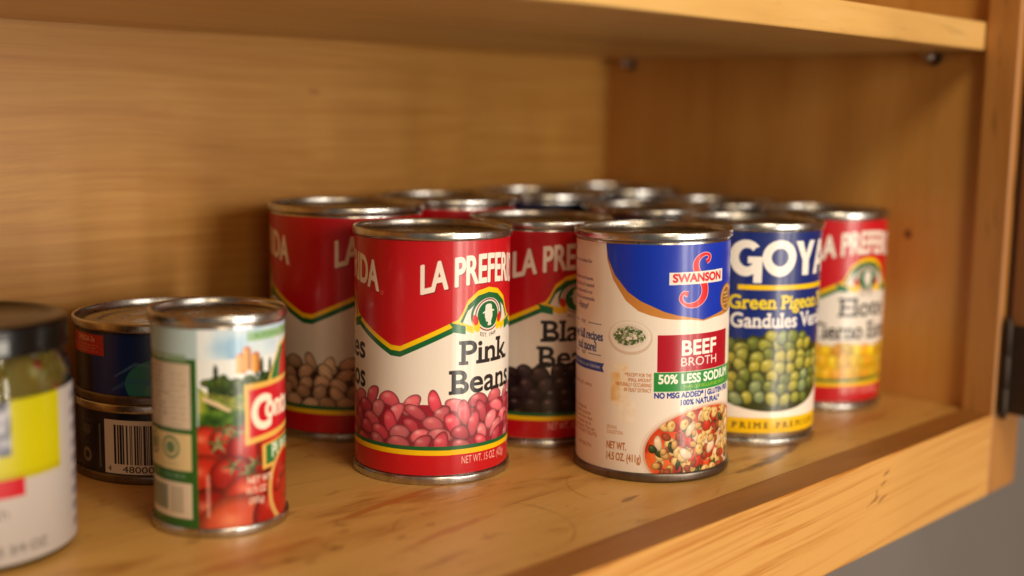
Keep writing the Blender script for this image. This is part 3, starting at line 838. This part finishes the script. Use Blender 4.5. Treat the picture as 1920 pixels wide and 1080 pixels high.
def tomato(R_):
    L = Label(R_, 3.0, 81.6, (196, 216, 222), ppm=7); kd = L.kd
    BE = (226, 208, 176); GR = (38, 92, 34)
    # picture panels (front at +60 deg and a repeat at -140)
    for P in (60.0, -120.0):
        a, b = (P - 78) * kd, (P + 90) * kd
        X = lambda d: (P - 60 + d) * kd
        L.softpatch(a, b, 60, 84, 14, [(150, 190, 220), (206, 222, 232), (236, 238, 236)], 3, .1)
        L.rect(a, b, 58, 70, (232, 234, 230), .75)
        L.softpatch(a, b, 36, 62, 5, [(40, 66, 20), (84, 112, 34), (136, 150, 50), (186, 180, 70)], 4, .4)
        L.fill([(X(-20), 60), (X(-8), 57), (X(4), 60), (X(14), 63), (X(26), 60), (X(40), 62), (X(60), 60), (X(60), 70), (X(-20), 70)], (226, 230, 228))
        L.fill([(X(-18), 60), (X(-10), 56), (X(-6), 58.5), (X(-6), 60)], (236, 238, 232))
        r = random.Random(3)
        for i in range(26):   # cypresses and hedges
            x = X(r.uniform(-14, 60)); z = r.uniform(57, 62)
            L.blob(x, z, r.uniform(1.0, 2.6), r.uniform(1.2, 2.6), 0, r.choice([(44, 70, 28), (66, 92, 34), (90, 108, 40)]), (150, 160, 80), .5, .2)
        for d, hh in ((-3, 5), (33, 6), (38, 7), (48, 6)):
            L.blob(X(d), 64 + hh * .2, .9, hh * .6, 0, (40, 58, 34), (90, 110, 60), .6, .1)
        for d, z, w_, h_ in ((14, 64, 4.0, 7), (20, 65, 3.4, 8.5), (28, 64, 3.6, 7)):
            L.rect(X(d), X(d) + w_, z, z + h_, (222, 160, 70)); L.rect(X(d) + w_ * .6, X(d) + w_, z, z + h_, (170, 96, 46)); L.fill([(X(d) - .3, z + h_), (X(d) + w_ + .3, z + h_), (X(d) + w_ / 2, z + h_ + 1.2)], (190, 90, 50))
        for k in range(8):
            L.stroke([(X(-16 + k * 3), 58 - k * .3), (X(-2 + k * 4), 53 - k * .4), (X(14 + k * 5), 50 + k * .1)], .5, (214, 196, 96) if k % 2 else (70, 92, 28), .6)
        L.stroke([(X(-14), 55), (X(-2), 52.5), (X(8), 50), (X(6), 46)], 1.6, (216, 190, 150))
        L.softpatch(a, X(30), 34, 50, 4, [(30, 60, 16), (58, 96, 26), (96, 128, 44)], 14, 1)
        # tomatoes
        L.rect(a, b, 3, 34, (150, 22, 16))
        for x, z, rr, c in ((X(-12), 36, 9, (204, 52, 32)), (X(6), 38, 7, (186, 36, 24)), (X(34), 34, 13, (196, 30, 22)), (X(60), 34, 13, (196, 26, 20)), (X(-14), 22, 12, (200, 42, 26)), (X(10), 24, 9, (176, 26, 20)), (X(-8), 8, 13, (150, 22, 18)), (X(26), 15, 11, (206, 52, 32)), (X(16), 1, 17, (222, 88, 56)), (X(56), 6, 13, (186, 30, 22))):
            L.blob(x, z, rr, rr * .92, 0, c, (250, 170, 130), .62, .55, edge=.3)
        for x, z in ((X(4), 42), (X(10), 28), (X(14), 41), (X(24), 25), (X(30), 28), (X(-2), 37)):
            for a_ in range(5):
                t_ = a_ * 1.26 + x
                L.fill([(x, z), (x + 1.2 * cos(t_ + .5), z + 1.2 * sin(t_ + .5)), (x + 5.0 * cos(t_), z + 4.4 * sin(t_)), (x + 1.2 * cos(t_ - .5), z + 1.2 * sin(t_ - .5))], r.choice([(70, 110, 60), (120, 150, 100), (50, 84, 50)]))
        L.text('CALIFORNIA TOMATOES', X(26), 77.2, 2.0, (60, 120, 50), bold=.1); L.rect(X(24), X(90), 76.2, 80, (120, 170, 90), .55)
        # leaf shape and red disc above the brand plate
        L.fill([(X(44), 58), (X(52), 66), (X(62), 73), (X(90), 77), (X(90), 56)], (226, 190, 90)); L.fill([(X(47), 58), (X(54), 66), (X(64), 72), (X(90), 75), (X(90), 56)], (34, 110, 50))
        L.fill([(X(60), 57), (X(64), 66), (X(72), 73), (X(90), 75), (X(90), 56)], (190, 26, 30))
        L.fill([(X(21), 35.5), (X(90), 39.0), (X(90), 60.5), (X(21), 59.5)], (224, 176, 84)); L.fill([(X(25), 38.0), (X(90), 41.3), (X(90), 58.6), (X(25), 57.2)], (196, 22, 38))
        L.text('C', X(28.5), 41.6, 12.5, (244, 228, 206), slab=False, bold=.75, sx=.78)
        L.text('ontadina', X(42.5), 45.2, 9.0, (244, 228, 206), bold=.5, sx=.72)
        L.fill([(X(38), 24.5), (X(90), 27), (X(90), 37.0), (X(38), 34.6)], (224, 176, 84)); L.fill([(X(42), 26.2), (X(90), 28.6), (X(90), 36.2), (X(42), 34.0)], (38, 112, 56))
        L.text('PUREE', X(50), 28.6, 5.4, (214, 226, 200), bold=.28, sx=.7)
        # bowl of puree
        L.ell(X(72), 15.5, 12.5, 16.0, (214, 164, 92)); L.ell(X(73), 15.8, 10.8, 14.0, (176, 30, 20))
        for i in range(14): L.blob(X(70) + r.uniform(-6, 8), 15 + r.uniform(-9, 9), r.uniform(2, 4), r.uniform(1.2, 2.6), r.random() * 3, (196, 44, 30), (240, 140, 110), .5, .5)
        L.text('NET WT.', X(23), 20, 2.6, (230, 206, 190), sx=.8, bold=.15); L.text('10.75 OZ', X(22), 16, 2.6, (230, 206, 190), sx=.62, bold=.12); L.text('(305g)', X(24), 12, 2.4, (230, 206, 190), sx=.8, bold=.1)
        L.rect(X(-12), X(-9), 8, 25, (230, 190, 170), .55)
    # side strip with panels
    x0, x1 = -108 * kd, -19 * kd
    L.rect(x0, x1, 3, 83, GR)
    L.rect(x0, x1 + .5, 70, 83, (176, 200, 204)); L.rect(-104 * kd, -28 * kd, 68.6, 71.6, (110, 140, 96)); L.lines(-90 * kd, -30 * kd, 68.9, 71.4, 1, (220, 224, 200), .8, 2)
    L.rect(-108 * kd, -24.5 * kd, 70, 83, (182, 206, 212), .4)
    L.rect(-104 * kd, -24.5 * kd, 42.5, 68.0, (208, 190, 168)); L.lines(-100 * kd, -46 * kd, 43, 67.0, 12, (120, 110, 96), .8, 6); L.lines(-44 * kd, -28 * kd, 43, 65.0, 10, (150, 136, 116), .5, 7)
    L.rect(-104 * kd, -24.5 * kd, 26.0, 40.6, (214, 190, 138)); L.text('50', -200 * kd, 26, 1, GR)
    for d in (-72, -46):
        L.ell(d * kd, 34.8, 4.6, 4.6, (90, 116, 70)); L.ell(d * kd, 34.8, 3.6, 3.6, (206, 184, 134)); L.ell(d * kd, 34.8, 2.4, 2.4, (96, 122, 74))
    L.lines(-58 * kd, -36 * kd, 27.0, 29.4, 2, (150, 146, 100), .7, 4)
    L.lines(-80 * kd, -28 * kd, 22.8, 24.8, 1, (180, 196, 170), .6, 3)
    L.rect(-104 * kd, -24.5 * kd, 7.0, 21.2, (214, 196, 172)); L.rect(-84 * kd, -50 * kd, 9.5, 19.5, (150, 152, 128)); r = random.Random(2)
    for i in range(9): L.rect((-84 + i * 3.8) * kd, (-82.4 + i * 3.8) * kd, 9.5, 19.5, (90, 94, 76))
    for i in range(5): L.rect((-46 + i * 2.8) * kd, (-44.8 + i * 2.8) * kd, 9, 19.5, (120, 116, 96), .8)
    L.speckle(.01)
    return L

def tuna(R_, lower):
    L = Label(R_, 2.6, 32.2, (14, 26, 62), ppm=6); kd = L.kd
    if not lower:
        L.rect(-180 * kd + .1, -38 * kd, 2, 33, (10, 14, 28))
        L.fill([(-52 * kd, 3.6), (20 * kd, 3.6), (20 * kd, 30.4), (-52 * kd, 30.4)], (14, 40, 98))
        L.ell(4 * kd, 9, 22, 12.5, (46, 118, 110)); L.ell(8 * kd, 6, 16, 8, (90, 150, 120), .5)
        L.ell(60 * kd, 17, 20, 9, (214, 206, 190)); L.text('TUNA', 60 * kd, 14, 7, (180, 24, 34), anchor='c', bold=.4)
        L.fill([(-78 * kd, 20.6), (-41.5 * kd, 20.6), (-41.5 * kd, 29.8), (-78 * kd, 29.8)], (178, 40, 30))
        L.text('OMEGA-3s', -59 * kd, 26.4, 2.3, (226, 176, 150), anchor='c', bold=.1, sx=.9)
        L.lines(-75 * kd, -44 * kd, 21.4, 25.4, 3, (220, 150, 130), .7, 3)
        L.lines(-76 * kd, -60 * kd, 6, 18, 5, (80, 100, 130), .5, 4)
        # a swirl of water, no figure
        L.stroke([(-36 * kd, 6), (-22 * kd, 11), (-8 * kd, 9), (4 * kd, 14)], [1.2, 2.2, 1.6, .6], (50, 100, 140), .6)
        L.stroke([(-34 * kd, 12), (-20 * kd, 18), (-6 * kd, 17), (6 * kd, 21)], [.6, 1.6, 1.2, .4], (90, 130, 160), .6)
    else:
        L.rect(-180 * kd + .1, 180 * kd - .1, 2, 33, (12, 18, 34))
        L.rect(-41 * kd, 18 * kd, 4.2, 28.6, (214, 196, 178))
        r = random.Random(12); x = -34 * kd
        while x < 12 * kd:
            w_ = r.choice([.35, .35, .7, 1.05]); L.rect(x, x + w_, 8.6, 26.4, (20, 16, 20)); x += w_ + r.choice([.35, .4, .7, 1.0])
        L.text('4', -37.5 * kd, 5.2, 2.5, (60, 40, 40), anchor='c'); L.text('48000 00281', -8 * kd, 5.0, 2.8, (30, 24, 26), anchor='c', fit=29, bold=.06)
        L.ell(-58 * kd, 10.5, 3.4, 3.4, (110, 104, 90)); L.ell(-58 * kd, 10.5, 1.7, 1.7, (12, 18, 34)); L.ell(-58 * kd, 22, 3.4, 2.6, (70, 66, 60))
        L.rect(-45.8 * kd, -44.2 * kd, 6, 26, (90, 96, 80)); L.lines(-76 * kd, -50 * kd, 14.5, 28, 5, (90, 96, 100), .5, 4)
    L.speckle(.008)
    return L

def jarlabel(R_):
    L = Label(R_, 2.5, 62.0, (184, 176, 172), ppm=5); kd = L.kd
    # x = 0 faces the camera; the frame shows about +17..+90 degrees
    L.rect(-44 * kd, 56 * kd, 33.0, 62, (188, 180, 4)); L.rect(-44 * kd, 56 * kd, 33.0, 35.5, (176, 166, 4))
    L.softpatch(-32 * kd, 24 * kd, 42, 62, 5, [(50, 50, 60), (104, 108, 124), (176, 176, 186)], 3, .3)
    L.rect(-32 * kd, 30 * kd, 27.0, 33.6, (190, 14, 36))
    L.text('Spanish', -8 * kd, 19.5, 4.0, (132, 124, 116), bold=.1, sx=1.15)
    L.text('Olives', -8 * kd, 13.5, 3.6, (150, 140, 132), bold=.1, sx=1.15)
    L.text('NET WT. 5 3/4 OZ', -18 * kd, 6.2, 3.2, (120, 114, 108), bold=.2, sx=1.1)
    L.rect(68 * kd, 112 * kd, 2.5, 62, (190, 182, 184)); L.lines(70 * kd, 108 * kd, 5, 60, 9, (110, 106, 120), .8, 6, .8)
    return L

# ------------------------------------------------------------------ can builder
def seam_profile(r, z, up=1):
    """double seam ring cross-section, r = outer radius, z = free edge, up=1 top rim / -1 bottom rim"""
    pts = [(-1.9, 4.1), (-.55, 3.9), (-.1, 3.6), (0, 2.8), (0, .9), (-.12, .35), (-.45, .05), (-.8, 0), (-1.15, .1), (-1.4, .45), (-1.5, 1.2), (-1.55, 3.9)]
    return [(r + a, z - up * b) for a, b in pts]

def tin_can(name, r, h, label_mat_, lz0, lz1, pos, turn, label, cat, group, floor_z=0., seg=96, dark_base=False, lid_steps=True, lean=0, seam=200):
    az = atan2(-pos[1], -pos[0])
    root = empty(name, (pos[0], pos[1], floor_z), az + radians(turn), label, cat, group)
    if lean:
        # lean about the camera's line of sight
        d = Vector((cos(az), sin(az), 0))
        root.rotation_mode = 'QUATERNION'
        from mathutils import Quaternion
        root.rotation_quaternion = Quaternion(d, radians(lean)) @ Quaternion((0, 0, 1), az + radians(turn))
    rb = r - 1.3
    # body: straight with necked ends
    body = [(rb - .9, 3.2), (rb - .5, 3.7), (rb - .1, 4.4), (rb, 5.2)]
    n = 9
    for i in range(n):   # beads under the paper, barely proud
        z = 5.2 + (h - 10.4) * (i + .5) / n
        body += [(rb, z - 1.5), (rb - .12, z), (rb, z + 1.5)]
    body += [(rb, h - 5.2), (rb - .1, h - 4.4), (rb - .5, h - 3.6), (rb - .9, h - 3.0)]
    lathe('body', body, m_tin, root, seg)
    lathe('rim', seam_profile(r, h, 1), m_rim, root, seg, True, .07 + (pos[0] % 7) * .004)
    b = lathe('base_rim', seam_profile(r - .1, 0, -1), m_rimdark if dark_base else m_rim, root, seg, True, .05)
    zl = h - 4.2
    q = r - 1.5
    lid = [(q, h - .8), (q - .1, zl + .4), (q - .7, zl), (q - 2.2, zl), (q - 2.8, zl + .7), (q - 4.2, zl + .75), (q - 4.8, zl + .1), (q * .74, zl + .1), (q * .72, zl + .5), (q * .67, zl + .5), (q * .65, zl + .1), (q * .5, zl + .1), (q * .48, zl + .35), (q * .44, zl + .35), (q * .42, zl + .1), (.05, zl + .1)]
    lathe('lid', lid, m_lid, root, seg)
    base = [(q, .8), (q - .1, 3.4), (q - .7, 3.8), (q * .8, 3.8), (q * .78, 3.4), (.05, 3.4)]
    lathe('base_plate', base, m_lid, root, seg)
    # soldered side seam, a thin raised bar
    a0 = radians(seam - 180)
    vs, fs = [], []
    for zz in (3.6, h - 3.6):
        for da in (-.012, .012): vs.append(((rb + .06) * cos(a0 + da), (rb + .06) * sin(a0 + da), zz))
    vs += [((rb - .4) * cos(a0 + da), (rb - .4) * sin(a0 + da), zz) for zz in (3.6, h - 3.6) for da in (-.012, .012)]
    mesh_obj('side_seam', vs, [(0, 1, 3, 2), (0, 2, 6, 4), (1, 5, 7, 3), (2, 3, 7, 6), (0, 4, 5, 1)], m_rimdark, root)
    # paper label, wrapped with a small overlap
    if label_mat_:
        vs, fs, uv = [], [], []
        N = seg + 4; a0 = radians(seam); span = radians(366)
        rows = 24
        rr_ = random.Random(int(pos[0] * 10))
        creases = [(rr_.uniform(-pi, pi), rr_.uniform(.05, .16), rr_.uniform(.03, .10), rr_.choice([0, .1, .9, 1, .5])) for _ in range(14)]
        for i in range(N + 1):
            t = i / N; a = a0 + span * t
            rad0 = rb + .14 + .42 * max(0, (t - .955) / .045)
            for j in range(rows + 1):
                v = j / rows
                cr_ = sum(am * math.exp(-(((a - a0_ + pi) % (2 * pi) - pi) / sw_) ** 2 - ((v - v0_) / .22) ** 2) for a0_, am, sw_, v0_ in creases)
                rad = rad0 + cr_
                edge_w = .25 * sin(a * 2 + pos[0]) * (1 if j in (0, rows) else 0)
                vs.append(((rad) * cos(a), (rad) * sin(a), lz0 + (lz1 - lz0) * v + edge_w * .35))
                uv.append((((a + pi) / (2 * pi)), v))
        for i in range(N):
            for j in range(rows):
                k = i * (rows + 1) + j
                fs.append((k, k + rows + 1, k + rows + 2, k + 1))
        mesh_obj('label', vs, fs, label_mat_, root, True, uv)
    return root

RB = 36.9
rb_ = RB - 1.3
BIGR, BIGH = 40.3, 117.2
sb = BIGH / 112.7
imgs = {}
mats = {}
def mk(key, L, **k): 
    mats[key] = label_mat(key + '_label_paper', L.image(key + '_label'), **k)
mk('pink', lapref(rb_, 112.7, 1.0, 'pink', 3))
mk('brown', lapref(BIGR - 1.3, BIGH, sb, 'brown', 4))
mk('black', lapref(rb_, 112.7, 1.0, 'black', 5))
mk('corn', lapref(rb_, 112.7, 1.0, 'corn', 6))
mk('broth', broth(rb_)); mk('peas', peas(rb_))
mk('tomato', tomato(27.08 - 1.3), rough=.28)
mk('tuna_upper', tuna(42.18 - 1.3, False)); mk('tuna_lower', tuna(42.18 - 1.3, True))
G = 'tall food cans crowded on the shelf'
def dark_label():
    L = Label(rb_, 3.6, 109.6, (24, 30, 62), ppm=2); kd = L.kd
    L.band(20, 60, (224, 210, 190)); L.band(60, 63, YEL); L.text('BEANS', 20 * kd, 72, 14, (236, 226, 214), anchor='c', bold=.5); return L
mk('dark', dark_label())
tin_can('bean_can', RB, 112.7, mats['pink'], 4.4, 108.6, (382.9, 419.0), 0, 'can of pink beans with a red and white label, in sharp focus', 'can', G, seam=8)
tin_can('broth_can', RB, 112.7, mats['broth'], 3.9, 107.4, (462.0, 350.0), 0, 'can of beef broth with a cream and blue label', 'can', G, dark_base=True, lean=1.1, floor_z=.35, seam=170)
tin_can('bean_can', BIGR, BIGH, mats['brown'], 4.4, 112.0, (401.6, 505.6), -3, 'red labelled can of brown beans, leftmost of the tall cans', 'can', G, seam=130)
tin_can('bean_can', RB, 112.7, mats['black'], 5, 107.5, (464.9, 426.5), -14, 'red can of black beans between the pink beans and the broth', 'can', G, seam=170)
tin_can('pea_can', RB, 112.7, mats['peas'], 6.9, 108.2, (547.5, 354.2), 0, 'blue can of green pigeon peas with a yellow base band', 'can', G, seam=190)
tin_can('corn_can', RB, 112.7, mats['corn'], 5.4, 108.2, (644.5, 368.0), 1, 'red can of corn at the right end, nearest the cabinet side', 'can', G, seam=190)
tin_can('bean_can', BIGR, BIGH, mats['brown'], 4.2, 112, (482.9, 517.0), 20, 'can showing a red strip and rim behind the pink beans can', 'can', G, seg=64, seam=170)
tin_can('bean_can', BIGR, BIGH, mats['dark'], 4.2, 112, (564.6, 520.0), -40, 'blurred can of which only the rim shows behind the black beans can', 'can', G, seg=64, seam=170)
tin_can('bean_can', BIGR, BIGH, mats['dark'], 4.2, 112, (646.2, 523.0), 60, 'farthest can, its rim just below the back corner of the cabinet', 'can', G, seg=64, seam=170)
tin_can('bean_can', RB, 112.7, mats['dark'], 4.2, 108, (568.7, 440.2), 10, 'dark labelled can directly behind the broth can', 'can', G, seg=64, seam=170)
tin_can('bean_can', RB, 112.7, mats['dark'], 4.2, 108, (649.5, 443.5), 120, 'can by the side panel, its rim behind the pigeon peas can', 'can', G, seg=64, seam=170)
tin_can('tomato_can', 27.08, 86.56, mats['tomato'], 3.2, 81.4, (267.8, 418.6), 0, 'small can with a tomato and farm picture, standing apart at left', 'can', seam=190, group=None)
GT = 'two flat tuna tins stacked behind the tomato can'
tin_can('tuna_tin', 42.18, 35.6, mats['tuna_lower'], 2.8, 32.0, (296.3, 507.1), 0, 'lower tuna tin with a white barcode panel', 'tin', GT, dark_base=True, seam=150)
tin_can('tuna_tin', 42.18, 35.6, mats['tuna_upper'], 2.8, 32.0, (296.9, 506.2), 0, 'upper tuna tin with a blue label and a small red box', 'tin', GT, floor_z=35.65, dark_base=True, seam=150)

# ------------------------------------------------------------------ olive jar
t = NT('jar_glass'); t.b.inputs['Transmission Weight'].default_value = 1; t.b.inputs['Roughness'].default_value = .03
t.b.inputs['IOR'].default_value = 1.45; t.b.inputs['Base Color'].default_value = (.93, .95, .88, 1)
m_glass = t.m
m_olive = plain('olive_skin', (126, 112, 22), .35, var=.25, scale=60, Subsurface_Weight=0.0)
m_pim = plain('pimento', (150, 44, 14), .4)
m_cap = plain('black_lid_paint', (12, 10, 9), .25, var=.2)
t = NT('brine'); t.b.inputs['Base Color'].default_value = (.42, .30, .05, 1); t.b.inputs['Transmission Weight'].default_value = .55; t.b.inputs['Roughness'].default_value = .25; t.b.inputs['IOR'].default_value = 1.33
m_brine = t.m
jp = (181.0, 456.2)
jaz = atan2(-jp[1], -jp[0])
jar = empty('olive_jar', (jp[0], jp[1], 0), jaz, 'blurred glass jar of olives with a black lid and a yellow and white label', 'jar')
JR = 39.2
lathe('glass', [(0, 1.2), (JR - 6, .6), (JR - 4, 0), (JR - 1.8, .5), (JR - .3, 2.4), (JR, 5), (JR, 67), (JR - .8, 70), (JR - 2.2, 73), (JR - 3.4, 75.5), (JR - 3.4, 84), (JR - 5.4, 84), (JR - 5.4, 75.5), (JR - 4.2, 72), (JR - 2.4, 68), (JR - 2, 64), (JR - 2, 5), (JR - 5, 2.6), (0, 2.8)], m_glass, jar)
lathe('brine', [(0, 3.1), (JR - 5.3, 3), (JR - 2.4, 5.4), (JR - 2.4, 64), (JR - 5, 72), (JR - 5.8, 75), (0, 75)], m_brine, jar, 64)
lathe('lid', [(0, 86.0), (JR - 6.5, 86.0), (JR - 5.6, 86.6), (JR - 3.2, 87.2), (JR - 1.2, 87.0), (JR - .6, 86.1), (JR - .5, 85), (JR - .8, 78), (JR - .3, 77.2), (JR - .6, 76.5), (JR - 1.4, 76.3), (JR - 2.0, 77), (JR - 2.4, 85), (0, 85)], m_cap, jar)
# reflection of the label, painted as a pale patch on the lid skirt
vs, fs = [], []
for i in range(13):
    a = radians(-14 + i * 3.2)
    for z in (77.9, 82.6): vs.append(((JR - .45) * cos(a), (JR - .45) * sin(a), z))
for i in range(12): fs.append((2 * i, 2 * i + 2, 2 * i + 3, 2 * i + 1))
mesh_obj('lid_reflection_patch', vs, fs, plain('pale_lid_reflection', (150, 156, 160), .5, var=.3, scale=200), jar, True)
Lj = jarlabel(JR)
mj = label_mat('jar_label_paper', Lj.image('jar_label'))
vs, fs, uv = [], [], []
for i in range(73):
    a = radians(-130 + 265 * i / 72)
    for j in range(2):
        vs.append(((JR + .18) * cos(a), (JR + .18) * sin(a), 2.6 + j * 59.2)); uv.append(((a + pi) / (2 * pi), j))
for i in range(72): fs.append((2 * i, 2 * i + 2, 2 * i + 3, 2 * i + 1))
mesh_obj('label', vs, fs, mj, jar, True, uv)
# olives behind the glass
def olive_mesh():
    vs, fs = [], []; n, m = 14, 9
    for j in range(m):
        t_ = pi * j / (m - 1)
        for i in range(n):
            a = 2 * pi * i / n; vs.append((6.6 * sin(t_) * cos(a), 6.6 * sin(t_) * sin(a), 8.4 * cos(t_)))
    for j in range(m - 1):
        for i in range(n): fs.append((j * n + i, (j + 1) * n + i, (j + 1) * n + (i + 1) % n, j * n + (i + 1) % n))
    return vs, fs
ov, of = olive_mesh()
ol0 = mesh_obj('olive', ov, of, m_olive, jar, True)
pm0 = lathe('pimento', [(0, 9.0), (1.6, 8.7), (2.1, 7.6), (2.1, 6), (0, 6)], m_pim, ol0, 14)
first = True
for lay, z in enumerate((57.0, 67.5)):
    for i in range(13):
        a = 2 * pi * (i + .5 * lay) / 13 + .1
        rr_ = JR - 9.2 - (1.0 if lay else 0)
        if first: o = ol0; p = pm0; first = False
        else:
            o = ol0.copy(); COL.objects.link(o); o.parent = jar
            p = pm0.copy(); COL.objects.link(p); p.parent = o
        o.location = (rr_ * cos(a) * MM, rr_ * sin(a) * MM, (z + random.uniform(-1, 1)) * MM)
        o.rotation_euler = (random.uniform(.6, 2.4), random.uniform(-.6, .6), a + pi / 2 + random.uniform(-.6, .6))
